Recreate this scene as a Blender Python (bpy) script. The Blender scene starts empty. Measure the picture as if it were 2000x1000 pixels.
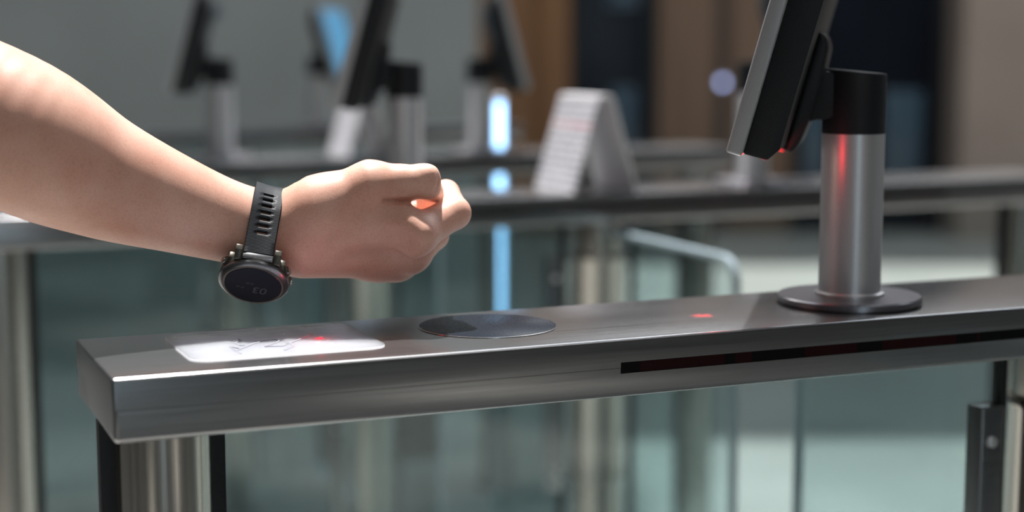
import bpy, bmesh, math, random
import numpy as np
from mathutils import Vector, Matrix

random.seed(7)
SC = bpy.context.scene
COL = SC.collection

# ------------------------------------------------------------------ camera, world, sun, exposure
F_PX = 3150.0                       # focal length in pixels of the 2000-wide frame
PITCH = math.atan(405.0 / F_PX)     # looking slightly down; eye height 1.2 m
CAM_Z = 1.2
cd = bpy.data.cameras.new('camera')
cd.sensor_width = 36.0
cd.lens = F_PX / 2000.0 * 36.0
cd.clip_start, cd.clip_end = 0.05, 100
cd.dof.use_dof = True
cd.dof.focus_distance = 1.13
cd.dof.aperture_fstop = 2.75
cam = bpy.data.objects.new('camera', cd)
COL.objects.link(cam)
cam.location = (0, 0, CAM_Z)
cam.rotation_euler = (math.pi / 2 - PITCH, 0, 0)
SC.camera = cam

world = bpy.data.worlds.new('world')
SC.world = world
world.use_nodes = True
wb = world.node_tree.nodes['Background']
wb.inputs[0].default_value = (0.80, 0.90, 1.0, 1)
wb.inputs[1].default_value = 2.1

sun = bpy.data.lights.new('sun', 'SUN')
sun.energy = 7.6
sun.angle = math.radians(1.6)
sun.color = (1.0, 0.975, 0.955)
# soft fill lights added under the ceiling to lift the ambient light
for lx, ly, lw, ld, e in ((-3.2, 3.0, 1.2, 4.0, 30), (2.0, -2.5, 4.0, 1.0, 40), (2.2, 7.6, 3.5, 0.8, 60), (-2.6, 5.3, 3.0, 0.7, 40)):
    la = bpy.data.lights.new('ceiling_fill', 'AREA')
    la.shape, la.size, la.size_y, la.energy, la.color = 'RECTANGLE', lw, ld, e, (1.0, 0.97, 0.93)
    lo_ = bpy.data.objects.new('ceiling_fill', la)
    COL.objects.link(lo_)
    lo_.location = (lx, ly, 4.95)
so = bpy.data.objects.new('sun', sun)
COL.objects.link(so)
so.rotation_euler = Vector((-0.05, 0.28, 0.95)).to_track_quat('Z', 'Y').to_euler()

SC.view_settings.view_transform = 'Standard'
SC.view_settings.look = 'None'
SC.view_settings.gamma = 1
SC.view_settings.use_curve_mapping = False
SC.view_settings.exposure = 0.18

# ------------------------------------------------------------------ geometry helpers
CT, ST = math.cos(PITCH), math.sin(PITCH)


def cam_to_world(v):
    """camera frame (x right, y up, z into the picture, metres) to world"""
    return Vector((v[0], v[2] * CT + v[1] * ST, CAM_Z - v[2] * ST + v[1] * CT))


def cam_dir(v):
    return Vector((v[0], v[2] * CT + v[1] * ST, -v[2] * ST + v[1] * CT))


def cpt(px, py, d):
    return np.array([(px - 1000) / F_PX * d, (500 - py) / F_PX * d, d])


ANG = math.radians(23.2)                        # the turnstiles run off to the right at this angle
U = Vector((math.cos(ANG), math.sin(ANG), 0))
N = Vector((-math.sin(ANG), math.cos(ANG), 0))
P0 = Vector((-0.2441, 0.9656, 0))               # near left corner of the first turnstile


def lane(s, t, z=0.0):
    return P0 + U * s + N * t + Vector((0, 0, z))


def tag(o, label=None, cat=None, group=None, kind=None):
    if label: o['label'] = label
    if cat: o['category'] = cat
    if group: o['group'] = group
    if kind: o['kind'] = kind
    return o


def thing(name, label, cat, loc=(0, 0, 0), rz=0.0, group=None):
    o = bpy.data.objects.new(name, None)
    o.empty_display_size = 0.05
    COL.objects.link(o)
    o.location = loc
    o.rotation_euler = (0, 0, rz)
    return tag(o, label, cat, group)


def obj(name, bm, mat, parent=None, smooth=True, ang=35):
    if isinstance(bm, bpy.types.Mesh):
        me = bm
    else:
        me = bpy.data.meshes.new(name)
        bmesh.ops.recalc_face_normals(bm, faces=bm.faces[:])
        bm.to_mesh(me)
        bm.free()
    if mat is not None and not me.materials:
        me.materials.append(mat)
    o = bpy.data.objects.new(name, me)
    COL.objects.link(o)
    if smooth:
        me.shade_smooth()
        me.set_sharp_from_angle(angle=math.radians(ang))
    if parent is not None:
        o.parent = parent
    return o


def copy_tree(o, parent=None):
    c = o.copy()
    COL.objects.link(c)
    if parent is not None:
        c.parent = parent
        c.matrix_parent_inverse = o.matrix_parent_inverse.copy()
    for ch in list(o.children):
        copy_tree(ch, c)
    return c


def box(bm, x0, x1, y0, y1, z0, z1, bev=0.0, seg=3):
    r = bmesh.ops.create_cube(bm, size=1.0)
    vs = r['verts']
    for v in vs:
        v.co = Vector(((x0 + x1) / 2 + v.co.x * (x1 - x0), (y0 + y1) / 2 + v.co.y * (y1 - y0),
                       (z0 + z1) / 2 + v.co.z * (z1 - z0)))
    if bev > 0:
        es = list({e for v in vs for e in v.link_edges})
        bmesh.ops.bevel(bm, geom=es, offset=bev, segments=seg, profile=0.5, affect='EDGES')
    return bm


def bx(*a, **k):
    return box(bmesh.new(), *a, **k)


def lathe(bm, prof, seg=48, M=None):
    """prof: list of (radius, z); closed with caps"""
    rings = []
    for r, z in prof:
        ring = []
        for i in range(seg):
            a = 2 * math.pi * i / seg
            p = Vector((r * math.cos(a), r * math.sin(a), z))
            ring.append(bm.verts.new(M @ p if M else p))
        rings.append(ring)
    for a, b in zip(rings, rings[1:]):
        for i in range(seg):
            bm.faces.new((a[i], a[(i + 1) % seg], b[(i + 1) % seg], b[i]))
    bm.faces.new(rings[0][::-1])
    bm.faces.new(rings[-1])
    return bm


def lt(prof, seg=48, M=None):
    return lathe(bmesh.new(), prof, seg, M)


def tube(bm, pts, r, seg=10, cap=True):
    pts = [Vector(p) for p in pts]
    rings = []
    prev = None
    for i, p in enumerate(pts):
        d = (pts[min(i + 1, len(pts) - 1)] - pts[max(i - 1, 0)]).normalized()
        if prev is None:
            prev = d.orthogonal().normalized()
        a = (prev - d * prev.dot(d)).normalized()
        prev = a
        b = d.cross(a)
        rings.append([bm.verts.new(p + (a * math.cos(2 * math.pi * k / seg) + b * math.sin(2 * math.pi * k / seg)) * r)
                      for k in range(seg)])
    for A, B in zip(rings, rings[1:]):
        for k in range(seg):
            bm.faces.new((A[k], A[(k + 1) % seg], B[(k + 1) % seg], B[k]))
    if cap:
        bm.faces.new(rings[0][::-1])
        bm.faces.new(rings[-1])
    return bm


def prism(bm, poly, h0, h1, M=None, bev=0.0, seg=2):
    """poly: list of (x, y); extruded from z=h0 to z=h1"""
    a = [bm.verts.new((x, y, h0)) for x, y in poly]
    b = [bm.verts.new((x, y, h1)) for x, y in poly]
    n = len(poly)
    fs = [bm.faces.new(a[::-1]), bm.faces.new(b)]
    for i in range(n):
        fs.append(bm.faces.new((a[i], a[(i + 1) % n], b[(i + 1) % n], b[i])))
    vs = a + b
    if bev > 0:
        es = list({e for f in fs for e in f.edges})
        r = bmesh.ops.bevel(bm, geom=es, offset=bev, segments=seg, profile=0.5, affect='EDGES')
        vs = list({v for f in r['faces'] for v in f.verts} | {v for v in vs if v.is_valid})
    if M is not None:
        for v in bm.verts if bev > 0 else vs:
            v.co = M @ v.co
    return bm


def pr(*a, **k):
    return prism(bmesh.new(), *a, **k)


def round_rect(x0, x1, y0, y1, r, seg=6):
    out = []
    for cx, cy, a0 in ((x1 - r, y1 - r, 0), (x0 + r, y1 - r, 90), (x0 + r, y0 + r, 180), (x1 - r, y0 + r, 270)):
        for i in range(seg + 1):
            a = math.radians(a0 + 90 * i / seg)
            out.append((cx + r * math.cos(a), cy + r * math.sin(a)))
    return out


# ------------------------------------------------------------------ materials
def mat(name, color, rough=0.5, metal=0.0, **kw):
    m = bpy.data.materials.new(name)
    m.use_nodes = True
    b = m.node_tree.nodes['Principled BSDF']
    b.inputs['Base Color'].default_value = (*color, 1)
    b.inputs['Roughness'].default_value = rough
    b.inputs['Metallic'].default_value = metal
    for k, v in kw.items():
        b.inputs[k.replace('_', ' ')].default_value = v
    return m


def nodes(m):
    t = m.node_tree
    return t, t.nodes, t.links, t.nodes['Principled BSDF']


def add_noise(m, scale=(1, 1, 1), nscale=10, detail=3, c0=None, c1=None, r0=None, r1=None, bump=0.0, bdist=0.001):
    t, nd, lk, b = nodes(m)
    tc = nd.new('ShaderNodeTexCoord')
    mp = nd.new('ShaderNodeMapping')
    mp.inputs['Scale'].default_value = scale
    lk.new(tc.outputs['Object'], mp.inputs[0])
    n = nd.new('ShaderNodeTexNoise')
    n.inputs['Scale'].default_value = nscale
    n.inputs['Detail'].default_value = detail
    lk.new(mp.outputs[0], n.inputs['Vector'])
    if c0:
        r = nd.new('ShaderNodeValToRGB')
        r.color_ramp.elements[0].position, r.color_ramp.elements[1].position = 0.3, 0.7
        r.color_ramp.elements[0].color = (*c0, 1)
        r.color_ramp.elements[1].color = (*c1, 1)
        lk.new(n.outputs['Fac'], r.inputs[0])
        lk.new(r.outputs[0], b.inputs['Base Color'])
    if r0 is not None:
        mr = nd.new('ShaderNodeMapRange')
        mr.inputs[1].default_value, mr.inputs[2].default_value = 0.3, 0.7
        mr.inputs[3].default_value, mr.inputs[4].default_value = r0, r1
        lk.new(n.outputs['Fac'], mr.inputs[0])
        lk.new(mr.outputs[0], b.inputs['Roughness'])
    if bump > 0:
        bp = nd.new('ShaderNodeBump')
        bp.inputs['Strength'].default_value = bump
        bp.inputs['Distance'].default_value = bdist
        lk.new(n.outputs['Fac'], bp.inputs['Height'])
        lk.new(bp.outputs[0], b.inputs['Normal'])
    return m


STEEL = add_noise(mat('brushed_steel', (0.36, 0.36, 0.365), 0.22, 0.94), (4, 900, 900), 1.0, 3,
                  (0.34, 0.34, 0.345), (0.385, 0.382, 0.387), 0.18, 0.26, 0.02, 0.0002)
POST_STEEL = add_noise(mat('polished_steel_tube', (0.45, 0.43, 0.40), 0.2, 0.95), (60, 60, 1), 6, 3,
                       (0.42, 0.40, 0.37), (0.52, 0.50, 0.46), 0.14, 0.26)
ALU = add_noise(mat('satin_aluminium', (0.50, 0.50, 0.51), 0.36, 0.75), (1, 1, 1), 900, 2, (0.64, 0.64, 0.65), (0.70, 0.70, 0.71))
PLATE = add_noise(mat('dull_metal_plate', (0.32, 0.31, 0.33), 0.3, 0.92), (1, 1, 1), 700, 2, (0.30, 0.29, 0.31), (0.34, 0.33, 0.35))
SILVER = add_noise(mat('silver_plastic', (0.42, 0.42, 0.43), 0.4, 0.4), (1, 1, 1), 1200, 2, (0.39, 0.39, 0.40), (0.45, 0.45, 0.46))
BLACK = add_noise(mat('black_plastic', (0.010, 0.011, 0.013), 0.5, Specular_IOR_Level=0.3), (1, 1, 1), 800, 2, (0.008, 0.009, 0.011), (0.014, 0.015, 0.017), bump=0.08, bdist=0.0003)
GASKET = add_noise(mat('black_rubber_gasket', (0.010, 0.010, 0.012), 0.55), (1, 1, 1), 300, 2, (0.008, 0.008, 0.01), (0.014, 0.014, 0.016))
LENS = mat('glossy_black_glass', (0.030, 0.034, 0.042), 0.12, 0.0, Specular_IOR_Level=0.15)
add_noise(LENS, (1, 1, 1), 700, 3, (0.0125, 0.0165, 0.0245), (0.0135, 0.0175, 0.0255), 0.27, 0.28)
READER = mat('white_translucent_acrylic', (0.62, 0.62, 0.67), 0.22)
add_noise(READER, (1, 1, 1), 60, 2, (0.46, 0.46, 0.53), (0.48, 0.48, 0.55), 0.2, 0.28)
_b = READER.node_tree.nodes['Principled BSDF']
_b.inputs['Subsurface Weight'].default_value = 1.0
_b.inputs['Subsurface Radius'].default_value = (1, 0.9, 0.95)
_b.inputs['Subsurface Scale'].default_value = 0.09
INK = mat('pale_grey_print', (0.42, 0.43, 0.48), 0.4)
CARD = mat('white_card', (0.72, 0.70, 0.72), 0.7)

# dark red sensor window with fainter segments
SENSOR = mat('dark_red_sensor_window', (0.012, 0.002, 0.003), 0.3, Specular_IOR_Level=0.2)
t_, nd_, lk_, b_ = nodes(SENSOR)
tc_ = nd_.new('ShaderNodeTexCoord')
mp_ = nd_.new('ShaderNodeMapping'); mp_.inputs['Scale'].default_value = (1, 0, 0)
lk_.new(tc_.outputs['Object'], mp_.inputs[0])
no_ = nd_.new('ShaderNodeTexNoise'); no_.inputs['Scale'].default_value = 22; no_.inputs['Detail'].default_value = 1
lk_.new(mp_.outputs[0], no_.inputs['Vector'])
rp_ = nd_.new('ShaderNodeValToRGB'); rp_.color_ramp.interpolation = 'CONSTANT'
rp_.color_ramp.elements[0].color = (0.002, 0.002, 0.002, 1)
rp_.color_ramp.elements[1].color = (0.020, 0.002, 0.003, 1)
rp_.color_ramp.elements[1].position = 0.5
lk_.new(no_.outputs['Fac'], rp_.inputs[0]); lk_.new(rp_.outputs[0], b_.inputs['Base Color'])


def emission(name, col, strength):
    m = mat(name, (0.02, 0.02, 0.02), 0.4)
    b = m.node_tree.nodes['Principled BSDF']
    b.inputs['Emission Color'].default_value = (*col, 1)
    b.inputs['Emission Strength'].default_value = strength
    return m


def glass(name, tint, gloss=1.0):
    """thin sheet glass: tinted see-through plus a Fresnel reflection"""
    m = bpy.data.materials.new(name)
    m.use_nodes = True
    t = m.node_tree
    t.nodes.clear()
    out = t.nodes.new('ShaderNodeOutputMaterial')
    mix = t.nodes.new('ShaderNodeMixShader')
    tr = t.nodes.new('ShaderNodeBsdfTransparent')
    gl = t.nodes.new('ShaderNodeBsdfGlossy')
    fr = t.nodes.new('ShaderNodeFresnel')
    ge = t.nodes.new('ShaderNodeNewGeometry')
    mr = t.nodes.new('ShaderNodeMapRange')          # same reflectance from both sides of the sheet
    mr.inputs[3].default_value, mr.inputs[4].default_value = 1.45, 1 / 1.45
    t.links.new(ge.outputs['Backfacing'], mr.inputs[0])
    t.links.new(mr.outputs[0], fr.inputs[0])
    tr.inputs[0].default_value = (*tint, 1)
    gl.inputs['Roughness'].default_value = 0.02
    gl.inputs[0].default_value = (gloss, gloss, gloss, 1)
    t.links.new(fr.outputs[0], mix.inputs[0])
    t.links.new(tr.outputs[0], mix.inputs[1])
    t.links.new(gl.outputs[0], mix.inputs[2])
    t.links.new(mix.outputs[0], out.inputs[0])
    return m


GLASS = glass('green_tinted_glass', (0.855, 0.905, 0.908))
GLASS_EDGE = mat('glass_edge', (0.34, 0.42, 0.46), 0.25)

FLOOR_M = add_noise(mat('pale_stone_floor', (0.32, 0.32, 0.31), 0.45), (1, 1, 1), 1.3, 4, (0.29, 0.285, 0.265), (0.335, 0.33, 0.305), 0.35, 0.5)
CONCRETE = add_noise(mat('grey_concrete', (0.24, 0.25, 0.245), 0.8), (1, 1, 1), 1.6, 6, (0.25, 0.268, 0.260), (0.31, 0.327, 0.318), bump=0.2, bdist=0.004)
TAUPE = add_noise(mat('taupe_plaster', (0.30, 0.24, 0.205), 0.7), (1, 1, 1), 2, 4, (0.29, 0.23, 0.195), (0.32, 0.26, 0.22))
WOOD = add_noise(mat('brown_wood_veneer', (0.15, 0.075, 0.035), 0.5), (8, 8, 0.5), 2.5, 5, (0.20, 0.095, 0.038), (0.29, 0.145, 0.065))
WOOD2 = add_noise(mat('dull_brown_veneer', (0.14, 0.09, 0.062), 0.5), (8, 8, 0.5), 2.5, 5, (0.155, 0.095, 0.06), (0.20, 0.125, 0.082))
DARKWOOD = add_noise(mat('dark_brown_batten', (0.06, 0.04, 0.03), 0.5), (8, 8, 0.5), 3, 4, (0.05, 0.034, 0.026), (0.075, 0.05, 0.04))
DARKGLASS = add_noise(mat('dark_door_glass', (0.010, 0.013, 0.020), 0.12, Specular_IOR_Level=0.12), (1, 1, 0.3), 2, 2, (0.006, 0.007, 0.010), (0.012, 0.016, 0.024))
BLUE_REFLECT = add_noise(mat('painted_blue_reflection', (0.045, 0.085, 0.12), 0.3), (1, 1, 0.4), 2.5, 2, (0.03, 0.06, 0.09), (0.05, 0.09, 0.125))
DIMWALL = add_noise(mat('dim_hall_wall', (0.3, 0.3, 0.3), 0.8), (1, 1, 1), 1, 3, (0.19, 0.19, 0.19), (0.23, 0.23, 0.23))


# ------------------------------------------------------------------ the hall
def struct(name, bm, m, parent=None):
    o = obj(name, bm, m, parent)
    if parent is None:
        o['kind'] = 'structure'
    return o


struct('floor', bx(-9, 7, -5, 11.2, -0.15, 0), FLOOR_M)
struct('wall_concrete', bx(-9, -0.13, 6.0, 6.25, 0, 5), CONCRETE)
struct('wall_back', bx(-9, 7, 10.6, 10.8, 0, 5), WOOD2)
struct('wall_left', bx(-9.2, -9, -5, 11.2, 0, 5), DIMWALL)
struct('wall_right', bx(7, 7.2, -5, 11.2, 0, 5), DIMWALL)
wf = bmesh.new()
for x0, x1 in ((-9, 1.0), (1.9, 7)):
    box(wf, x0, x1, -5.2, -5, 0, 3.6)
box(wf, -9, 7, -5.2, -5, 3.6, 5)
struct('wall_front', wf, DIMWALL)
for k, (x0, x1) in enumerate(((1.0, 1.9),)):
    struct('added_window_%d' % (k + 1), bx(x0, x1, -5.11, -5.09, 0, 3.6), GLASS)  # added so that pole and posts catch a bright reflection

# unseen ceiling; its openings are shaped to place sun patches and post reflections
cl = bmesh.new()
xb = [-9, -2.2, -1.5, -0.9, -0.2, 0.05, 1.6, 2.6, 5.0, 7]
yb = [-5, -0.9, 0.5, 1.5, 3.0, 4.9, 6.4, 8.8, 10.45, 11.2]
OPEN = {(i, 3) for i in range(1, 5)} | {(i, 4) for i in range(1, 8)} | {(i, 5) for i in (5, 6, 7)} | {(i, 7) for i in (5, 6, 7)} | {(i, 1) for i in (2, 6)}
for i in range(len(xb) - 1):
    for j in range(len(yb) - 1):
        if (i, j) not in OPEN:
            box(cl, xb[i], xb[i + 1], yb[j], yb[j + 1], 5.0, 5.2)
struct('ceiling', cl, DIMWALL)
YB = 10.6


def bpx(px):
    return (px - 1000) / F_PX * (YB * CT)


wall = bpy.data.objects['wall_back']
for a, b, m, d in ((880, 1045, WOOD, 0.06), (1045, 1113, WOOD, 0.09), (1283, 1392, WOOD2, 0.08), (1422, 1545, WOOD2, 0.07)):
    obj('panel', bx(bpx(a), bpx(b), YB - d, YB, 0, 5, bev=0.008), m, wall)
obj('batten', bx(bpx(1392), bpx(1422), YB - 0.03, YB, 0, 5), DARKWOOD, wall)


def door(name, a, b, blues):
    d = bx(bpx(a), bpx(b), YB - 0.05, YB - 0.01, 0, 4.0)
    o = struct(name, d, DARKGLASS)
    obj('frame', bx(bpx(a), bpx(a) + 0.06, YB - 0.1, YB - 0.05, 0, 4.0), BLACK, o)
    obj('frame', bx(bpx(b) - 0.06, bpx(b), YB - 0.1, YB - 0.05, 0, 4.0), BLACK, o)
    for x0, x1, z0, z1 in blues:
        obj('pane', bx(bpx(x0), bpx(x1), YB - 0.07, YB - 0.05, z0, z1, bev=0.004), BLUE_REFLECT, o)  # blue reflections in the door glass, painted as flat patches
    return o


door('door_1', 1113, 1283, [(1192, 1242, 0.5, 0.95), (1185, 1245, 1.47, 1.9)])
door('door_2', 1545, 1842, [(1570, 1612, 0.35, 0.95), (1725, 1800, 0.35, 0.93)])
struct('wall_taupe', bx(bpx(1842), 7, YB - 0.5, YB, 0, 5), TAUPE)

# ------------------------------------------------------------------ turnstiles
W, ZB = 0.150, 0.9585
TK = (0.0, 1.02, 1.87, 2.95)


def build_turnstile(label, t, hinge_s, L=1.56):
    root = thing('turnstile', label, 'turnstile', lane(0, t), ANG, 'steel and glass turnstiles of the row')
    # top: upper and lower halves of the rail with a hairline seam; the slot is left open for the sensor window
    zs = 0.9795
    c = bmesh.new()
    box(c, 0, L, 0, W, zs + 0.00015, 1.0, bev=0.0)
    top_e = [e for e in c.edges if all(v.co.z > 0.99 for v in e.verts)] + \
            [e for e in c.edges if abs(e.verts[0].co.z - e.verts[1].co.z) > 0.01]
    bmesh.ops.bevel(c, geom=top_e, offset=0.0022, segments=5, profile=0.5, affect='EDGES')
    up = obj('upper_rail', c, STEEL, root)
    c = bmesh.new()
    box(c, 0.0004, L - 0.0004, 0.0004, W - 0.0004, ZB, zs - 0.00015)
    bot = [e for e in c.edges if all(v.co.z < 0.97 for v in e.verts)] + \
          [e for e in c.edges if abs(e.verts[0].co.z - e.verts[1].co.z) > 0.01]
    bmesh.ops.bevel(c, geom=bot, offset=0.0040, segments=4, profile=0.5, affect='EDGES')
    lo = obj('lower_rail', c, STEEL, root)
    # slot cut through both halves
    cut = bpy.data.meshes.new('slot_cut')
    cb = bmesh.new()
    box(cb, 0.348, L - 0.25, -0.01, 0.006, 0.9755, 0.9835)
    cb.to_mesh(cut); cb.free()
    for part in (up, lo):
        carve(part, cut)
    obj('sensor_window', bx(0.3485, L - 0.2505, 0.0012, 0.0058, 0.9757, 0.9833), SENSOR, root)
    # card reader
    rd = obj('card_reader', pr(round_rect(0.0567, 0.190, 0.034, 0.134, 0.011), 0.984, 1.0012, bev=0.0005), READER, root)
    icon = bmesh.new()

    def line(pts, r=0.0006):
        tube(icon, [(x, y, 1.00125) for x, y in pts], r, 6)
    K = reader_icon
    for pts in K:
        line(pts)
    obj('hand_icon', icon, INK, rd)
    obj('status_light', lt([(0.003, 0.0), (0.003, 0.0003), (0.0022, 0.0005)], 24, Matrix.Translation((0.1545, 0.079, 1.0011))), STATUS, rd)
    # round scanner window with a thin steel rim
    ring = bmesh.new()
    M = Matrix.Translation((0.2829, 0.0857, 0))
    lathe(ring, [(0.0505, 0.9990), (0.0505, 1.0006), (0.0497, 1.0008), (0.0497, 0.9992)], 72, M)
    rim = obj('scanner_rim', ring, STEEL, root)
    obj('scanner_window', lt([(0.0495, 0.9988), (0.0495, 1.0007), (0.049, 1.0009)], 72, M), LENS, root)
    # posts, each on a floor flange, with the black gaskets that hold the glass
    for s in (0.0435, L - 0.0435):
        M = Matrix.Translation((s, 0.075, 0))
        p = obj('post', lt([(0.0325, 0.006), (0.0325, ZB)], 64, M), POST_STEEL, root)
        obj('flange', lt([(0.055, 0), (0.055, 0.005), (0.052, 0.007)], 48, M), STEEL, p)
        for sg in (-1, 1):
            obj('gasket', bx(s + sg * 0.036 - 0.0055, s + sg * 0.036 + 0.0055, 0.069, 0.083, 0.02, ZB, bev=0.001), GASKET, root)
            obj('gasket_web', bx(min(s, s + sg * 0.034), max(s, s + sg * 0.034), 0.071, 0.081, 0.02, ZB), GASKET, root)
    # hinge post with the drum that swings the wings
    M = Matrix.Translation((hinge_s, 0.075, 0))
    hp = obj('hinge_post', lt([(0.034, 0.006), (0.034, 0.56), (0.0335, 0.56), (0.0335, 0.905), (0.034, 0.908), (0.034, ZB)], 64, M), POST_STEEL, root)
    obj('drum', lt([(0.0385, 0.575), (0.040, 0.577), (0.040, 0.582), (0.0385, 0.584), (0.0385, 0.898), (0.0395, 0.900), (0.0395, 0.905), (0.0385, 0.907)], 64, M), POST_STEEL, hp)
    obj('flange', lt([(0.058, 0), (0.058, 0.005), (0.055, 0.007)], 48, M), STEEL, hp)
    # fixed panes between posts, held by steel clamps with a screw
    a0, a1 = 0.085, hinge_s - 0.060
    g = obj('glass_panel', bx(a0, a1, 0.0715, 0.0805, 0.10, ZB - 0.001), GLASS, root)
    obj('edge_gasket', bx(a1, a1 + 0.006, 0.070, 0.082, 0.10, ZB - 0.001), GASKET, root)
    for z0 in (0.16, 0.56):
        cl = obj('clamp', bx(a1 - 0.022, a1 + 0.001, 0.066, 0.086, z0, z0 + 0.345, bev=0.0015), STEEL, root)
        for zz in (z0 + 0.03, z0 + 0.315):
            obj('screw', lt([(0.0048, 0.0), (0.0048, 0.002), (0.003, 0.0032), (0.0, 0.0034)][:3], 20,
                            Matrix.Translation((a1 - 0.0115, 0.066, zz)) @ Matrix.Rotation(math.pi / 2, 4, 'X')), ALU, cl)
    b0, b1 = hinge_s + 0.060, L - 0.085
    obj('glass_panel', bx(b0, b1, 0.0715, 0.0805, 0.10, ZB - 0.001), GLASS, root)
    obj('edge_gasket', bx(b0 - 0.006, b0, 0.070, 0.082, 0.10, ZB - 0.001), GASKET, root)
    # the two glass wings that close the lanes on either side
    for sg in (-1, 1):
        y0 = 0.075 + sg * 0.036
        y1 = 0.075 + sg * 0.385
        r = 0.03
        prof = [(y0, 0.30), (y1 - sg * r, 0.30)]
        for i in range(7):
            a = math.radians(-90 + 15 * i)
            prof.append((y1 - sg * r + sg * r * math.cos(a), 0.30 + r + r * math.sin(a)))
        for i in range(7):
            a = math.radians(15 * i)
            prof.append((y1 - sg * r + sg * r * math.cos(a), 0.942 - r + r * math.sin(a)))
        prof.append((y0, 0.942))
        M = Matrix(((0, 0, 1, hinge_s), (1, 0, 0, 0), (0, 1, 0, 0), (0, 0, 0, 1)))
        wg = obj('glass_wing', pr(prof, -0.005, 0.005, M), GLASS, root)
        eb = bmesh.new()
        tube(eb, [(hinge_s, y, z) for y, z in prof], 0.0056, 8)
        obj('wing_edge', eb, GLASS_EDGE, wg)
    return root


STATUS = emission('red_status_light', (1.0, 0.03, 0.05), 1.6)


def carve(o, cutmesh):
    c = bpy.data.objects.new('cutter', cutmesh)
    COL.objects.link(c)
    m = o.modifiers.new('slot', 'BOOLEAN')
    m.operation = 'DIFFERENCE'
    m.object = c
    m.solver = 'EXACT'
    par = o.parent
    o.parent = None
    dg = bpy.context.evaluated_depsgraph_get()
    me = bpy.data.meshes.new_from_object(o.evaluated_get(dg))
    o.modifiers.clear()
    o.data = me
    o.parent = par
    bpy.data.objects.remove(c)
    me.shade_smooth()
    me.set_sharp_from_angle(angle=math.radians(35))


def rail_pt(px, py, z=1.0):
    """where a sight line meets the rail top, in the turnstile's own frame (used for the printed icon only)"""
    a = cam_dir(((px - 1000) / F_PX, (500 - py) / F_PX, 1.0))
    k = (z - CAM_Z) / a.z
    p = Vector((0, 0, CAM_Z)) + a * k - P0
    return (p.dot(U), p.dot(N))


reader_icon = [[rail_pt(x, y) for x, y in pl] for pl in (
    [(609, 657), (552, 680), (518, 681), (540, 673), (545, 669.5), (538, 667), (516, 669.5), (497, 671)],
    [(471, 695), (449, 681.5), (466, 685), (490, 676.5), (512, 670)],
    [(466, 666), (472, 669), (459, 674), (468, 679), (485, 679)],
    [(560, 675), (566, 673.5), (574, 680), (556, 688)],
    [(463, 689), (500, 673)],
)]
stiles = [
    build_turnstile('nearest turnstile, white card reader and round black window on its steel rail', TK[0], 0.80),
    build_turnstile('second turnstile from the front, steel rail carrying the larger white tent sign', TK[1], 0.87, 1.68),
    build_turnstile('third turnstile from the front, steel rail with the half hidden white tent sign', TK[2], 0.80),
    build_turnstile('farthest turnstile in front of the grey concrete wall, carrying the blue-lit screen', TK[3], 0.79),
]

# ------------------------------------------------------------------ monitor stands
SCREEN = emission('blue_screen', (0.10, 0.36, 0.62), 0.75)
REDLED = emission('red_scanner_light', (1.0, 0.02, 0.03), 2.5)
BADGE = mat('pale_blue_grey_badge', (0.30, 0.36, 0.40), 0.5)


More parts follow.
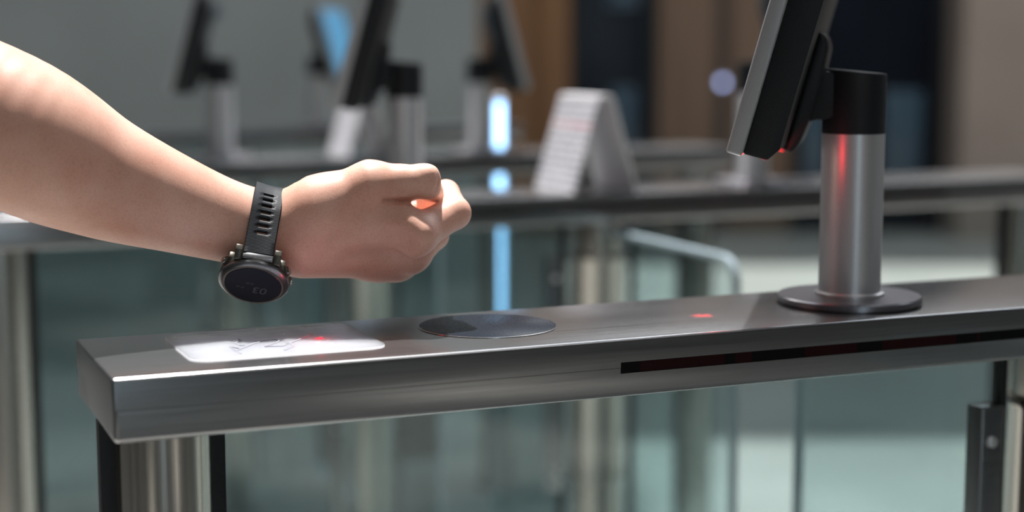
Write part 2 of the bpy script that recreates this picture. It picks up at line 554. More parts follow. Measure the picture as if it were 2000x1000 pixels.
def build_stand(label, s, t, yaw, badge=False, lit=False):
    """local +x is the way the screen faces, z up, origin on the rail top"""
    p = lane(s, t + 0.075, 1.0003)
    root = thing('monitor_stand', label, 'monitor', p, yaw, 'monitor stands on the turnstiles')
    bp = obj('base_plate', lt([(0.0535, 0), (0.0535, 0.0012), (0.0568, 0.0016), (0.0568, 0.0052), (0.0556, 0.0064)], 72), PLATE, root)
    obj('pole', lt([(0.0272, 0.006), (0.0272, 0.0085), (0.0243, 0.0095), (0.0243, 0.134)], 64), ALU, root)
    # black collar with slanted top
    c = bmesh.new()
    lathe(c, [(0.0246, 0.134), (0.0246, 0.180), (0.0240, 0.1812)], 64)
    for v in c.verts:
        if v.co.z > 0.17:
            v.co.z += 0.09 * v.co.x + 0.001
    col = obj('collar', c, BLACK, root)
    # bracket arm reaching to the mount plate
    My = Matrix(((1, 0, 0, 0), (0, 0, 1, 0), (0, 1, 0, 0), (0, 0, 0, 1)))
    poly = [(0.010, 0.148), (0.010, 0.181), (0.030, 0.183), (0.040, 0.186), (0.060, 0.165), (0.056, 0.150),
            (0.046, 0.140), (0.038, 0.1445), (0.026, 0.1445)]
    obj('bracket', pr(poly, -0.019, 0.019, My, bev=0.002), BLACK, root)
    lean = math.radians(15.2)
    R = Matrix.Translation((0.087, 0, 0.1277)) @ Matrix.Rotation(-lean, 4, 'Y')
    # local to R: x = 0 front face .. negative = back, z up along the screen
    H, WD = 0.185, 0.26
    mon = obj('monitor', pr([(-0.0122, 0), (-0.0122, H), (-0.022, H - 0.004), (-0.0365, H - 0.03), (-0.0365, 0.010), (-0.030, 0.0)],
                            -WD / 2 + 0.004, WD / 2 - 0.004, R @ My, bev=0.0016), BLACK, root)
    bz = bmesh.new()
    box(bz, -0.0122, 0.0, -WD / 2, WD / 2, -0.002, H + 0.002, bev=0.0022)
    for v in bz.verts: v.co = R @ v.co
    obj('bezel', bz, SILVER, mon)
    dp = bmesh.new()
    box(dp, -0.0002, 0.0006, -WD / 2 + 0.010, WD / 2 - 0.010, 0.010, H - 0.010)
    for v in dp.verts: v.co = R @ v.co
    obj('display', dp, SCREEN, mon)
    # mount plate behind the monitor
    mp = pr([(-0.0365, 0.004), (-0.0365, 0.098), (-0.042, 0.096), (-0.0465, 0.088), (-0.0480, 0.06), (-0.0475, 0.03), (-0.046, 0.012), (-0.042, 0.004)],
            -0.05, 0.05, R @ My, bev=0.003, seg=3)
    obj('mount_plate', mp, BLACK, root)
    # barcode scanner below the monitor
    sc = bmesh.new()
    box(sc, -0.034, -0.016, -0.105, -0.065, -0.004, 0.002, bev=0.001)
    for v in sc.verts: v.co = R @ v.co
    scn = obj('scanner', sc, BLACK, root)
    if lit:
      le = bmesh.new()
      box(le, -0.031, -0.021, -0.1065, -0.075, -0.0055, -0.0035, bev=0.0006)
      for v in le.verts: v.co = R @ v.co
      obj('scanner_light', le, REDLED, scn)
    if badge:
        bd = lt([(0.019, 0), (0.019, 0.0012), (0.018, 0.002)], 40,
                R @ Matrix.Translation((-0.03, -WD / 2 + 0.004, 0.155)) @ Matrix.Rotation(math.pi / 2, 4, 'X'))
        tag(obj('badge', bd, BADGE, mon), 'pale round badge')
    return root


def yaw_edge_on(s, t, flip, extra=0.0):
    p = lane(s, t + 0.075)
    v = math.atan2(p.y, p.x)
    return (v + math.pi / 2 if not flip else v - math.pi / 2) + math.radians(extra)


stand_specs = [
    ('nearest monitor stand, silver pole on a round plate on the front steel rail', 0.589, 0, False, -1, False),
    ('black monitor on a silver pole directly behind the hand, on the second steel rail', 0.576, 1, False, -3, False),
    ('silver pole monitor stand mostly hidden behind the nearest monitor, on the second steel rail', 1.126, 1, True, 3, False),
    ('black monitor above the forearm on the third steel rail, pale badge on its side', 0.519, 2, False, -3, True),
    ('black monitor leaning rightward above the glowing blue reflection, third steel rail', 1.030, 2, True, 4, False),
    ('smallest monitor stand, screen glowing blue before the grey concrete wall', 1.020, 3, True, -14, False),
]
for lab, s, k, flip, ex, bd in stand_specs:
    build_stand(lab, s, TK[k], yaw_edge_on(s, TK[k], flip, ex), bd, k == 0 or s > 1.12)

# ------------------------------------------------------------------ folded tent signs
PRINT = mat('printed_white_card', (0.72, 0.70, 0.73), 0.7)
t_, nd_, lk_, b_ = nodes(PRINT)
tc_ = nd_.new('ShaderNodeTexCoord')
sx_ = nd_.new('ShaderNodeSeparateXYZ'); lk_.new(tc_.outputs['Object'], sx_.inputs[0])
wv_ = nd_.new('ShaderNodeMath'); wv_.operation = 'MULTIPLY'; wv_.inputs[1].default_value = 95.0
lk_.new(sx_.outputs['Z'], wv_.inputs[0])
fr_ = nd_.new('ShaderNodeMath'); fr_.operation = 'FRACT'; lk_.new(wv_.outputs[0], fr_.inputs[0])
gt_ = nd_.new('ShaderNodeMath'); gt_.operation = 'GREATER_THAN'; gt_.inputs[1].default_value = 0.58
lk_.new(fr_.outputs[0], gt_.inputs[0])
mpn_ = nd_.new('ShaderNodeMapping'); mpn_.inputs['Scale'].default_value = (60, 120, 95)
lk_.new(tc_.outputs['Object'], mpn_.inputs[0])
nz_ = nd_.new('ShaderNodeTexNoise'); nz_.inputs['Scale'].default_value = 1.0
lk_.new(mpn_.outputs[0], nz_.inputs['Vector'])
g2_ = nd_.new('ShaderNodeMath'); g2_.operation = 'GREATER_THAN'; g2_.inputs[1].default_value = 0.44
lk_.new(nz_.outputs['Fac'], g2_.inputs[0])
ml_ = nd_.new('ShaderNodeMath'); ml_.operation = 'MULTIPLY'
lk_.new(gt_.outputs[0], ml_.inputs[0]); lk_.new(g2_.outputs[0], ml_.inputs[1])
zr_ = nd_.new('ShaderNodeValToRGB'); zr_.color_ramp.interpolation = 'CONSTANT'
zr_.color_ramp.elements[0].color = (0.22, 0.22, 0.27, 1)
zr_.color_ramp.elements[1].position = 0.0855
zr_.color_ramp.elements[1].color = (0.55, 0.16, 0.22, 1)
e3_ = zr_.color_ramp.elements.new(0.0965); e3_.color = (0.22, 0.22, 0.27, 1)
lk_.new(sx_.outputs['Z'], zr_.inputs[0])
mx_ = nd_.new('ShaderNodeMix'); mx_.data_type = 'RGBA'
lk_.new(ml_.outputs[0], mx_.inputs[0])
mx_.inputs[6].default_value = (0.72, 0.70, 0.73, 1)
lk_.new(zr_.outputs[0], mx_.inputs[7])
lk_.new(mx_.outputs[2], b_.inputs['Base Color'])


def tent(label, s, t, k=1.0):
    root = thing('tent_sign', label, 'sign', lane(s, t + 0.075, 1.0003), ANG, 'folded white tent signs')
    h, e, w = 0.133 * k, 0.051 * k, 0.064
    My = Matrix(((1, 0, 0, 0), (0, 0, 1, 0), (0, 1, 0, 0), (0, 0, 0, 1)))
    obj('panel', pr([(-e, 0), (-0.012, h), (-0.0085, h), (-e + 0.0038, 0)], -w, w, My), PRINT, root)
    obj('panel', pr([(e, 0), (0.012, h), (0.0085, h), (e - 0.0038, 0)], -w, w, My), CARD, root)
    obj('ridge', pr([(-0.012, h - 0.001), (0.012, h - 0.001), (0.0105, h + 0.002), (-0.0105, h + 0.002)], -w, w, My), CARD, root)


tent('larger white tent sign with grey and pink print on the second steel rail', 0.850, TK[1])
tent('smaller half hidden white tent sign behind the hand on the third steel rail', 0.785, TK[2], 0.85)

# ------------------------------------------------------------------ blue sky reflection made as a glowing bar, and the small wall light
SKY_GLOW = emission('glowing_sky_reflection', (0.36, 0.63, 1.0), 5.0)
ls = thing('sky_reflection', 'upright blue reflection made as a glowing bar behind the steel rails, below the leaning monitor', 'light', (-0.0265, 3.42, 0))
obj('reflection_back', bx(-0.012, 0.012, 0.0, 0.02, 0, 1.10, bev=0.002), ALU, ls)
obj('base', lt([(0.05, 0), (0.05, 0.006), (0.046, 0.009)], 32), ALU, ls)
obj('tube', bx(-0.008, 0.008, -0.004, 0.0005, 0.60, 1.088, bev=0.001), SKY_GLOW, ls)  # glowing bar standing in for the reflected sky streak

WL = emission('cool_white_lamp', (0.45, 0.55, 1.0), 4.0)
wl = thing('wall_light', 'small round cool white light on the brown wood panelling', 'light', (bpx(1411), YB - 0.03, CAM_Z - 65 / F_PX * YB))
obj('fitting', lt([(0.035, 0), (0.035, 0.01), (0.03, 0.014)], 32, Matrix.Rotation(math.pi / 2, 4, 'X')), ALU, wl)
obj('bulb', lt([(0.018, 0.014), (0.018, 0.02), (0.012, 0.026)], 24, Matrix.Rotation(math.pi / 2, 4, 'X')), WL, wl)

# ------------------------------------------------------------------ the arm with its fist (signed distance field meshed by surface nets)
VOX = 0.00095
SKIN = mat('skin', (0.70, 0.42, 0.31), 0.45)


class Field:
    def __init__(self, lo, hi):
        self.lo = np.array(lo)
        self.n = np.ceil((np.array(hi) - self.lo) / VOX).astype(int) + 1
        self.d = np.full(tuple(self.n), 0.03, np.float32)

    def sub(self, lo, hi):
        a = np.clip(np.floor((lo - self.lo) / VOX).astype(int), 0, self.n - 1)
        b = np.clip(np.ceil((hi - self.lo) / VOX).astype(int) + 1, 1, self.n)
        if np.any(b <= a): return None
        ax = [(self.lo[i] + VOX * np.arange(a[i], b[i])).astype(np.float32) for i in range(3)]
        return tuple(slice(a[i], b[i]) for i in range(3)), np.meshgrid(*ax, indexing='ij', sparse=True)

    def cone(self, p, q, r0, r1, k, cut=False, flat=None):
        """tapered capsule p-q joined with blend width k; flat = (axis, factor) squeezes it"""
        p, q = np.array(p), np.array(q)
        m = max(r0, r1) + k + 4 * VOX
        s = self.sub(np.minimum(p, q) - m, np.maximum(p, q) + m)
        if s is None: return
        sl, (X, Y, Z) = s
        v = q - p
        L2 = max(float(v @ v), 1e-12)
        h = np.clip(((X - p[0]) * v[0] + (Y - p[1]) * v[1] + (Z - p[2]) * v[2]) / L2, 0, 1)
        dx, dy, dz = X - p[0] - h * v[0], Y - p[1] - h * v[1], Z - p[2] - h * v[2]
        d2 = dx * dx + dy * dy + dz * dz
        if flat is not None:
            ax, f = np.array(flat[0]), flat[1]
            w = dx * ax[0] + dy * ax[1] + dz * ax[2]
            d2 = d2 + w * w * (f * f - 1)
        e = np.sqrt(d2) - (r0 + (r1 - r0) * h)
        g = self.d[sl]
        if cut:
            e = -e
            hh = np.maximum(k - np.abs(g - e), 0) / k
            self.d[sl] = np.maximum(g, e) + hh * hh * k / 4
        else:
            hh = np.maximum(k - np.abs(g - e), 0) / k
            self.d[sl] = np.minimum(g, e) - hh * hh * k / 4

    def mesh(self, name, xf):
        d = self.d
        ins = d < 0
        nx, ny, nz = ins.shape
        cnt = np.zeros((nx - 1, ny - 1, nz - 1), np.int8)
        for i in (0, 1):
            for j in (0, 1):
                for k in (0, 1):
                    cnt += ins[i:nx - 1 + i, j:ny - 1 + j, k:nz - 1 + k]
        cells = np.argwhere((cnt > 0) & (cnt < 8))
        idx = -np.ones(cnt.shape, np.int32)
        idx[tuple(cells.T)] = np.arange(len(cells))
        acc = np.zeros((len(cells), 3))
        num = np.zeros(len(cells))
        corners = [(i, j, k) for i in (0, 1) for j in (0, 1) for k in (0, 1)]
        for a in corners:
            for ax in range(3):
                if a[ax] == 1: continue
                b = list(a); b[ax] = 1
                va = d[cells[:, 0] + a[0], cells[:, 1] + a[1], cells[:, 2] + a[2]]
                vb = d[cells[:, 0] + b[0], cells[:, 1] + b[1], cells[:, 2] + b[2]]
                m = (va < 0) != (vb < 0)
                t = np.where(m, va / np.where(m, va - vb, 1), 0)
                pt = np.tile(np.array(a, float), (len(cells), 1))
                pt[:, ax] += t
                acc[m] += pt[m]
                num[m] += 1
        co = (cells + acc / num[:, None]) * VOX + self.lo
        faces = []
        for ax in range(3):
            o1, o2 = [(1, 2), (2, 0), (0, 1)][ax]
            sa = [slice(1, -1)] * 3; sb = [slice(1, -1)] * 3
            sa[ax] = slice(0, -1); sb[ax] = slice(1, None)
            A, B = ins[tuple(sa)], ins[tuple(sb)]
            e = np.argwhere(A != B)
            if len(e) == 0: continue
            base = e.copy()
            for o in (o1, o2): base[:, o] += 1
            flip = B[tuple(e.T)]
            q = []
            for da, db in ((0, 0), (-1, 0), (-1, -1), (0, -1)):
                c = base.copy(); c[:, o1] += da; c[:, o2] += db
                q.append(idx[tuple(c.T)])
            q = np.stack(q, 1)
            q[flip] = q[flip][:, ::-1]
            faces.append(q)
        faces = np.concatenate(faces)
        faces = faces[(faces >= 0).all(1)]
        w = np.empty_like(co)
        w[:, 0] = co[:, 0]
        w[:, 1] = co[:, 2] * CT + co[:, 1] * ST
        w[:, 2] = CAM_Z - co[:, 2] * ST + co[:, 1] * CT
        if xf is not None: w = w - np.array(xf)
        me = bpy.data.meshes.new(name)
        me.vertices.add(len(w)); me.vertices.foreach_set('co', w.astype(np.float32).ravel())
        me.loops.add(faces.size); me.loops.foreach_set('vertex_index', faces[:, ::-1].astype(np.int32).ravel())
        me.polygons.add(len(faces)); me.polygons.foreach_set('loop_start', np.arange(0, faces.size, 4, dtype=np.int32))
        me.update(calc_edges=True)
        me.validate()
        return me


def C(px, py, d, r=None):
    """a joint: sight line px, py at distance d; radius given in the same pixels"""
    p = cpt(px, py, d)
    return p if r is None else (p, r / F_PX * d)


lo = cpt(-520, 640, 1.0) * np.array([1, 1, 0]) + np.array([0, 0, 0.93])
hi = cpt(960, -560, 1.2) * np.array([1, 1, 0]) + np.array([0, 0, 1.30])
lo[0] = cpt(-420, 0, 1.05)[0]
lo[1] = cpt(0, 600, 1.2)[1]
hi[0] = cpt(960, 0, 1.2)[0]
hi[1] = cpt(0, -420, 1.05)[1]
FD = Field(lo, hi)


def chain(pts, ks):
    for (a, b), k in zip(zip(pts, pts[1:]), ks):
        FD.cone(a[0], b[0], a[1], b[1], k)


# upper arm, elbow, forearm, wrist
def limb(joints, steps=7):
    """smooth curve of spheres through the joints, joined without any blend bulge"""
    P = [np.append(p, r) for p, r in joints]
    P = [2 * P[0] - P[1]] + P + [2 * P[-1] - P[-2]]
    out = []
    for i in range(1, len(P) - 2):
        for k in range(steps):
            t = k / steps
            a, b, c, d = P[i - 1:i + 3]
            out.append(0.5 * (2 * b + (c - a) * t + (2 * a - 5 * b + 4 * c - d) * t * t + (3 * b - a - 3 * c + d) * t ** 3))
    out.append(P[-2])
    for a, b in zip(out, out[1:]):
        FD.cone(a[:3], b[:3], a[3], b[3], 0.0008)


sh = C(-330, -420, 1.09, 150)
el = C(-205, 135, 1.09, 130)
f1 = C(28, 259, 1.10, 150)
f2 = C(190, 342, 1.12, 122)
f3 = C(350, 402, 1.14, 93)
f4 = C(450, 434, 1.152, 79)
f5 = C(520, 448, 1.158, 77)
f6 = C(600, 450, 1.163, 77)
limb([sh, (cpt(-290, -100, 1.09), 142 / F_PX * 1.09), el])
limb([el, f1, f2, f3, f4, f5, f6])
# metacarpals: slimmer shafts that swell into the knuckles, and the back of the hand
m_i = C(808, 459, 1.150, 41)
m_m = C(803, 492, 1.174, 40)
m_r = C(776, 508, 1.187, 39)
m_l = C(740, 502, 1.216, 33)
FD.cone(C(600, 440, 1.155), C(755, 446, 1.152), 0.0262, 0.0130, 0.010)
FD.cone(C(755, 446, 1.152), m_i[0], 0.0130, m_i[1], 0.006)
FD.cone(C(600, 466, 1.163), C(750, 490, 1.172), 0.0262, 0.0136, 0.010)
FD.cone(C(750, 490, 1.172), m_m[0], 0.0136, m_m[1], 0.006)
FD.cone(C(600, 484, 1.172), C(735, 506, 1.184), 0.0190, 0.0142, 0.014)
FD.cone(C(735, 506, 1.184), m_r[0], 0.0142, m_r[1], 0.012)
FD.cone(C(600, 480, 1.185), m_l[0], 0.0170, m_l[1], 0.010)
# thenar mass and the heel of the palm
t_c = C(632, 410, 1.150, 64)
t_m = C(726, 365, 1.148, 49)
FD.cone(C(592, 430, 1.158), t_c[0], 0.0190, t_c[1], 0.012)
FD.cone(t_c[0], t_m[0], t_c[1], t_m[1], 0.012)
FD.cone(C(640, 420, 1.18), C(735, 430, 1.20), 0.026, 0.020, 0.012)
# web between thumb and index: a soft ridge running down to the knuckle
FD.cone(C(722, 402, 1.150), C(772, 418, 1.146), 0.0125, 0.0095, 0.012)
FD.cone(C(772, 418, 1.1445), C(826, 457, 1.1405), 0.0095, 0.0108, 0.010)
# fingers: proximal, middle, distal
i_p = C(888, 416, 1.170, 30)
i_d = C(871, 378, 1.196, 26)
i_t = C(836, 392, 1.212, 23)
chain([m_i, i_p, i_d, i_t], [0.006, 0.0045, 0.003])
m_p = C(848, 460, 1.205, 27)
m_d = C(850, 408, 1.224, 25)
m_t = C(812, 414, 1.224, 22)
chain([m_m, m_p, m_d, m_t], [0.005, 0.004, 0.003])
r_p = C(812, 470, 1.228, 25)
r_d = C(818, 428, 1.243, 24)
r_t = C(785, 432, 1.235, 21)
chain([m_r, r_p, r_d, r_t], [0.005, 0.004, 0.003])
l_p = C(776, 478, 1.247, 22)
l_d = C(785, 440, 1.258, 21)
l_t = C(755, 440, 1.247, 19)
chain([m_l, l_p, l_d, l_t], [0.005, 0.004, 0.003])
# thumb lies over the top and folds its tip down against the index finger
t_i = C(824, 354, 1.150, 33)
t_t = C(838, 368, 1.178, 26)
FD.cone(t_m[0], C(780, 356, 1.149), t_m[1], 0.0120, 0.008)
FD.cone(C(780, 356, 1.149), t_i[0], 0.0120, t_i[1], 0.005)
FD.cone(t_i[0], t_t[0], t_i[1], t_t[1], 0.003)
FD.cone(C(838, 342, 1.146), C(842, 350, 1.146), 0.0072, 0.0066, 0.004)
FD.cone(C(843, 372, 1.152), C(848, 378, 1.170), 0.0062, 0.0062, 0.004)
# shallow valleys on the back of the hand, between the thumb base, the index and the middle bones
for a, b, r0, r1, k in ((C(690, 424, 1.122), C(760, 404, 1.128), 0.0045, 0.0060, 0.014),
                        (C(670, 470, 1.127), C(778, 480, 1.131), 0.0050, 0.0062, 0.014),
                        (C(690, 512, 1.146), C(770, 512, 1.146), 0.0040, 0.0050, 0.012)):
    FD.cone(a, b, r0, r1, k, cut=True)
# crease where thumb and hand meet, small knuckle folds
FD.cone(C(752, 391, 1.1375), C(795, 397, 1.143), 0.0016, 0.0032, 0.003, cut=True)
for x, y, d, x2, y2 in ((857, 345, 1.143, 850, 384),):
    FD.cone(C(x, y, d), C(x2, y2, d), 0.0007, 0.0007, 0.002, cut=True)

arm_me = FD.mesh('person', (0, 0, 0))
arm = obj('person', arm_me, SKIN, smooth=False)
arm_me.shade_smooth()
tag(arm, 'bare forearm with a loosely closed fist reaching over the white card reader', 'person')
sm = arm.modifiers.new('smooth', 'SMOOTH'); sm.factor = 0.5; sm.iterations = 4

t_, nd_, lk_, b_ = nodes(SKIN)
b_.inputs['Subsurface Weight'].default_value = 0.22
b_.inputs['Subsurface Radius'].default_value = (0.9, 0.35, 0.2)
b_.inputs['Subsurface Scale'].default_value = 0.006
tc_ = nd_.new('ShaderNodeTexCoord')
n1_ = nd_.new('ShaderNodeTexNoise'); n1_.inputs['Scale'].default_value = 28; n1_.inputs['Detail'].default_value = 5
n2_ = nd_.new('ShaderNodeTexNoise'); n2_.inputs['Scale'].default_value = 650; n2_.inputs['Detail'].default_value = 3
v_ = nd_.new('ShaderNodeTexVoronoi'); v_.inputs['Scale'].default_value = 1500
for q in (n1_, n2_, v_): lk_.new(tc_.outputs['Object'], q.inputs['Vector'])
r_ = nd_.new('ShaderNodeValToRGB')
r_.color_ramp.elements[0].position, r_.color_ramp.elements[1].position = 0.32, 0.70
r_.color_ramp.elements[0].color = (0.70, 0.36, 0.26, 1)
r_.color_ramp.elements[1].color = (0.82, 0.495, 0.38, 1)
lk_.new(n1_.outputs['Fac'], r_.inputs[0])
mx_ = nd_.new('ShaderNodeMix'); mx_.data_type = 'RGBA'; mx_.blend_type = 'MULTIPLY'
r2_ = nd_.new('ShaderNodeValToRGB')
r2_.color_ramp.elements[0].position, r2_.color_ramp.elements[1].position = 0.3, 0.55
r2_.color_ramp.elements[0].color = (0.88, 0.80, 0.78, 1); r2_.color_ramp.elements[1].color = (1, 1, 1, 1)
lk_.new(n2_.outputs['Fac'], r2_.inputs[0])
mx_.inputs[0].default_value = 0.7
lk_.new(r_.outputs[0], mx_.inputs[6]); lk_.new(r2_.outputs[0], mx_.inputs[7])
lk_.new(mx_.outputs[2], b_.inputs['Base Color'])
ad_ = nd_.new('ShaderNodeMath'); ad_.operation = 'ADD'
lk_.new(n2_.outputs['Fac'], ad_.inputs[0]); lk_.new(v_.outputs['Distance'], ad_.inputs[1])
bp_ = nd_.new('ShaderNodeBump'); bp_.inputs['Strength'].default_value = 0.16; bp_.inputs['Distance'].default_value = 0.0003
lk_.new(ad_.outputs[0], bp_.inputs['Height']); lk_.new(bp_.outputs[0], b_.inputs['Normal'])

# short sleeve on the upper arm
slv = bmesh.new()
tube(slv, [cam_to_world(C(x, y, 1.09)) for x, y in ((-272, -130), (-285, -190), (-300, -260), (-318, -350), (-338, -440), (-345, -475))], 0.059, 40)
CLOTH = add_noise(mat('grey_cotton', (0.12, 0.12, 0.13), 0.9), (1, 1, 1), 400, 3, (0.10, 0.10, 0.11), (0.14, 0.14, 0.15))
obj('sleeve', slv, CLOTH, arm)

# ------------------------------------------------------------------ wristwatch
STRAP = mat('black_silicone_strap', (0.006, 0.008, 0.011), 0.45, Specular_IOR_Level=0.3)
CASE = add_noise(mat('dark_bronze_case', (0.10, 0.092, 0.075), 0.34, 0.75), (1, 1, 1), 300, 3, (0.085, 0.078, 0.063), (0.12, 0.11, 0.09))
BEZEL = add_noise(mat('dark_titanium_bezel', (0.16, 0.16, 0.165), 0.26, 0.9), (1, 1, 1), 400, 3, (0.14, 0.14, 0.145), (0.18, 0.18, 0.185))
RIM = mat('bronze_rim', (0.40, 0.33, 0.26), 0.3, 0.9)
BUTTON = mat('polished_button', (0.42, 0.38, 0.36), 0.2, 0.95)
FACE = add_noise(mat('navy_black_display', (0.008, 0.010, 0.018), 0.07), (1, 1, 1), 120, 2, (0.007, 0.009, 0.015), (0.012, 0.015, 0.024))
DIGIT = mat('dim_grey_digits', (0.075, 0.082, 0.095), 0.3)

wc = f5[0] + (C(506, 446, 1.156) - C(525, 449, 1.158))
a_w = cam_dir(f6[0] - f4[0]).normalized()
a_w = cam_dir((0.965, -0.17, 0.15)).normalized()
n_w = cam_dir((-0.13, -0.775, -0.62)).normalized()
n_w = (n_w - a_w * n_w.dot(a_w)).normalized()
y_w = n_w.cross(a_w)                       # along the strap at the case
if cam_dir((0, -1, 0)).dot(y_w) < 0: y_w = -y_w
x_w = y_w.cross(n_w).normalized()
WR = f5[1] + 0.0008                        # wrist radius under the strap
wcw = cam_to_world(C(513, 450, 1.157))
case_h = WR + 0.0055
watch = thing('wristwatch', 'dark bronze round sports watch on a black slotted strap around the wrist', 'watch')
watch.matrix_world = Matrix((
    (x_w.x, y_w.x, n_w.x, wcw.x), (x_w.y, y_w.y, n_w.y, wcw.y), (x_w.z, y_w.z, n_w.z, wcw.z), (0, 0, 0, 1)))
# local frame: z out through the glass, y to twelve o'clock, x to three o'clock; origin on the wrist axis
z0 = case_h
obj('case', lt([(0.0195, z0), (0.0225, z0 + 0.002), (0.0240, z0 + 0.004), (0.0243, z0 + 0.009), (0.0236, z0 + 0.0105)], 72), CASE, watch)
obj('bezel', lt([(0.0238, z0 + 0.0100), (0.0246, z0 + 0.0108), (0.0244, z0 + 0.0122), (0.0222, z0 + 0.0140), (0.0212, z0 + 0.0142)], 96), BEZEL, watch)
rm = bmesh.new()
R0, R1 = 0.0202, 0.0213
lathe(rm, [(R1, z0 + 0.0138), (R1, z0 + 0.0146), (R0, z0 + 0.0144)], 96)
obj('rim', rm, RIM, watch)
dsp = obj('display', lt([(0.0201, z0 + 0.0140), (0.0201, z0 + 0.01455), (0.0199, z0 + 0.0147)], 96), FACE, watch)


def text_mesh(s, size):
    cu = bpy.data.curves.new('digits', 'FONT')
    cu.body = s
    cu.size = size
    cu.align_x = 'CENTER'; cu.align_y = 'CENTER'
    cu.extrude = 0.00006
    cu.shear = 0.12
    o = bpy.data.objects.new('digits', cu)
    COL.objects.link(o)
    dg = bpy.context.evaluated_depsgraph_get()
    me = bpy.data.meshes.new_from_object(o.evaluated_get(dg))
    bpy.data.objects.remove(o)
    return me


def print_on(me, name, x, y):
    me.transform(Matrix.Translation((x, y, z0 + 0.01472)))
    obj(name, me, DIGIT, dsp, smooth=False)


print_on(text_mesh('03', 0.0105), 'digits', -0.0055, 0.0045)
print_on(text_mesh('27 09', 0.0026), 'small_digits', 0.0085, 0.0035)
print_on(text_mesh('10 20', 0.0026), 'small_digits', 0.0020, -0.0020)
# lugs
Mz = Matrix(((0, 0, 1, 0), (1, 0, 0, 0), (0, 1, 0, 0), (0, 0, 0, 1)))
for sx in (-1, 1):
    for sy in (-1, 1):
        x0, x1 = sorted((sx * 0.0110, sx * 0.0160))
        poly = [(sy * 0.014, z0 + 0.0095), (sy * 0.0215, z0 + 0.0095), (sy * 0.0258, z0 + 0.0045), (sy * 0.0264, z0 + 0.0005),
                (sy * 0.0248, z0 - 0.0003), (sy * 0.0225, z0 + 0.001), (sy * 0.014, z0 + 0.002)]
        lg = pr(poly, x0, x1, Mz, bev=0.0007)
        xa, xb_ = sorted((sx * 0.0150, sx * 0.0196))
        shoulder = pr([(sy * 0.0115, z0 + 0.0095), (sy * 0.0150, z0 + 0.0092), (sy * 0.0178, z0 + 0.0060), (sy * 0.0178, z0 + 0.0015), (sy * 0.0115, z0 + 0.001)], xa, xb_, Mz, bev=0.0008)
        tmp = bpy.data.meshes.new('shoulder'); shoulder.to_mesh(tmp); shoulder.free()
        lg.from_mesh(tmp)
        bpy.data.meshes.remove(tmp)
        obj('lug', lg, CASE, watch)
    obj('strap_bar', bx(-0.0108, 0.0108, sx * 0.0232 - 0.0015, sx * 0.0232 + 0.0015, z0 + 0.0045, z0 + 0.0095, bev=0.001), BEZEL, watch)
for an in (28, -28, 152, 180, 208):
    a = math.radians(an)
    M = Matrix.Translation((0.0236 * math.cos(a), 0.0236 * math.sin(a), z0 + 0.0062)) @ Matrix.Rotation(a, 4, 'Z') @ Matrix.Rotation(math.pi / 2, 4, 'Y')
    obj('button_guard', lt([(0.0038, 0), (0.0038, 0.0012), (0.0032, 0.0018)], 24, M), CASE, watch)
    obj('button', lt([(0.0026, 0.0005), (0.0026, 0.0026), (0.0020, 0.0032)], 24, M), BUTTON, watch)
# strap: lug to lug around the wrist, with seven slots on the side that faces the viewer
Lp = (0.0240, z0 + 0.0050)
RS = WR + 0.0034
lr = math.hypot(*Lp)
ph0 = math.atan2(Lp[0], Lp[1])
pht = ph0 + math.acos(min(1, RS / lr))
path = [Lp, ((Lp[0] + RS * math.sin(pht)) / 2, (Lp[1] + RS * math.cos(pht)) / 2)]
nst = 150
for i in range(nst + 1):
    p = pht + (2 * math.pi - 2 * pht) * i / nst
    path.append((RS * math.sin(p), RS * math.cos(p)))
path += [(-path[1][0], path[1][1]), (-Lp[0], Lp[1])]
# resample by arc length
pa = np.array(path)
al = np.concatenate([[0], np.cumsum(np.linalg.norm(np.diff(pa, axis=0), axis=1))])
TOT = al[-1]


def at_arc(s):
    return np.array([np.interp(s, al, pa[:, 0]), np.interp(s, al, pa[:, 1])])


# the visible strap half leaves the case on the -y (six o'clock) side: end of the path
slot_c = [TOT - (0.0165 + 0.0052 * i) for i in range(7)]
brk = set(np.linspace(0, TOT, 130).round(6))
for c_ in slot_c:
    brk = {b for b in brk if abs(b - c_) > 0.0016}
    brk |= {round(c_ - 0.0011, 6), round(c_ + 0.0011, 6), round(c_, 6)}
brk = sorted(brk)
cols = [-0.0105, -0.0098, -0.0068, -0.0036, -0.0030, 0.0030, 0.0036, 0.0068, 0.0098, 0.0105]
sbm = bmesh.new()
uvl = sbm.loops.layers.uv.new('strap')
rows = []
for s in brk:
    p = at_arc(s)
    nrm = p / np.linalg.norm(p)
    row = []
    for ci, x in enumerate(cols):
        drop = -0.15 * max(0.0, x) + (0.0006 if ci in (0, len(cols) - 1) else 0.0)
        row.append(sbm.verts.new((x, p[0] - nrm[0] * drop, p[1] - nrm[1] * drop)))
    rows.append(row)
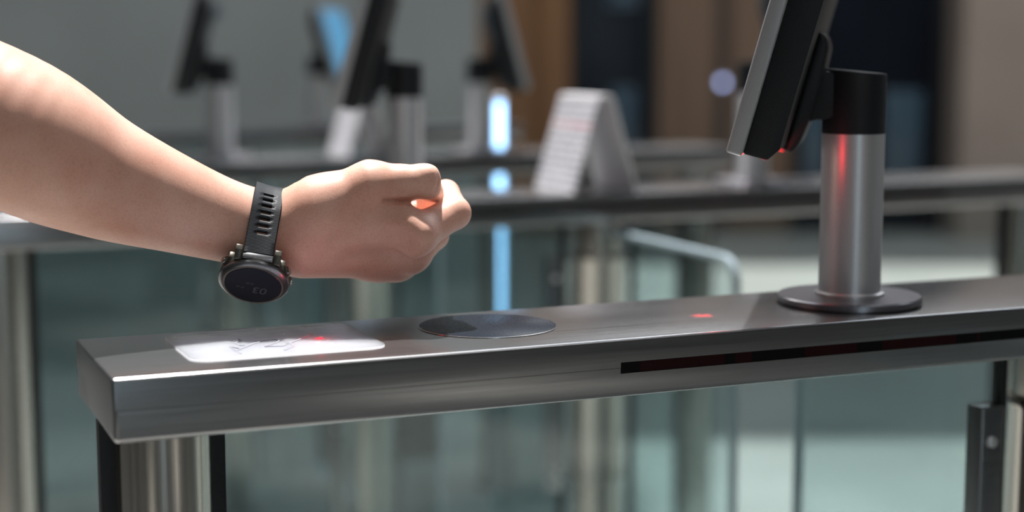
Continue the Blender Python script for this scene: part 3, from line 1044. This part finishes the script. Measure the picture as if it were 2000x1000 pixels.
for i in range(len(brk) - 1):
    mid = (brk[i] + brk[i + 1]) / 2
    for j in range(len(cols) - 1):
        if any(abs(mid - c_) < 0.0011 for c_ in slot_c) and 3 <= j <= 5:
            continue
        f = sbm.faces.new((rows[i][j], rows[i][j + 1], rows[i + 1][j + 1], rows[i + 1][j]))
        for l, (ii, jj) in zip(f.loops, ((i, j), (i, j + 1), (i + 1, j + 1), (i + 1, j))):
            l[uvl].uv = (cols[jj] * 100, brk[ii] * 100)
strap = obj('strap', sbm, STRAP, watch)
so_ = strap.modifiers.new('thick', 'SOLIDIFY'); so_.thickness = 0.0024; so_.offset = -1
t_, nd_, lk_, b_ = nodes(STRAP)
uv_ = nd_.new('ShaderNodeUVMap'); uv_.uv_map = 'strap'
sx_ = nd_.new('ShaderNodeSeparateXYZ'); lk_.new(uv_.outputs[0], sx_.inputs[0])
mu_ = nd_.new('ShaderNodeMath'); mu_.operation = 'MULTIPLY'; mu_.inputs[1].default_value = 62.0
lk_.new(sx_.outputs['Y'], mu_.inputs[0])
si_ = nd_.new('ShaderNodeMath'); si_.operation = 'SINE'; lk_.new(mu_.outputs[0], si_.inputs[0])
bp_ = nd_.new('ShaderNodeBump'); bp_.inputs['Strength'].default_value = 0.3; bp_.inputs['Distance'].default_value = 0.0002
lk_.new(si_.outputs[0], bp_.inputs['Height']); lk_.new(bp_.outputs[0], b_.inputs['Normal'])

# red light of the nearest scanner: a small glow and a narrow beam on the rail
led = cam_to_world(C(1493, 303, 1.19))
led.z -= 0.009
pl = bpy.data.lights.new('scanner_glow', 'POINT')
pl.energy, pl.color, pl.shadow_soft_size = 0.03, (1.0, 0.04, 0.05), 0.004
plo = bpy.data.objects.new('scanner_glow', pl)
COL.objects.link(plo)
plo.location = led
bl = bpy.data.lights.new('scanner_beam', 'SPOT')
bl.energy, bl.color = 20.0, (1.0, 0.03, 0.04)
bl.spot_size, bl.spot_blend, bl.shadow_soft_size = math.radians(8), 0.5, 0.003
blo = bpy.data.objects.new('scanner_beam', bl)
COL.objects.link(blo)
blo.location = led
blo.rotation_euler = (led - lane(0.450, 0.065, 1.0)).to_track_quat('Z', 'Y').to_euler()
# the status light of the nearest reader
pl = bpy.data.lights.new('reader_glow', 'POINT')
pl.energy, pl.color, pl.shadow_soft_size = 0.004, (1.0, 0.05, 0.07), 0.002
plo = bpy.data.objects.new('reader_glow', pl)
COL.objects.link(plo)
plo.location = lane(0.1545, 0.079, 1.0075)
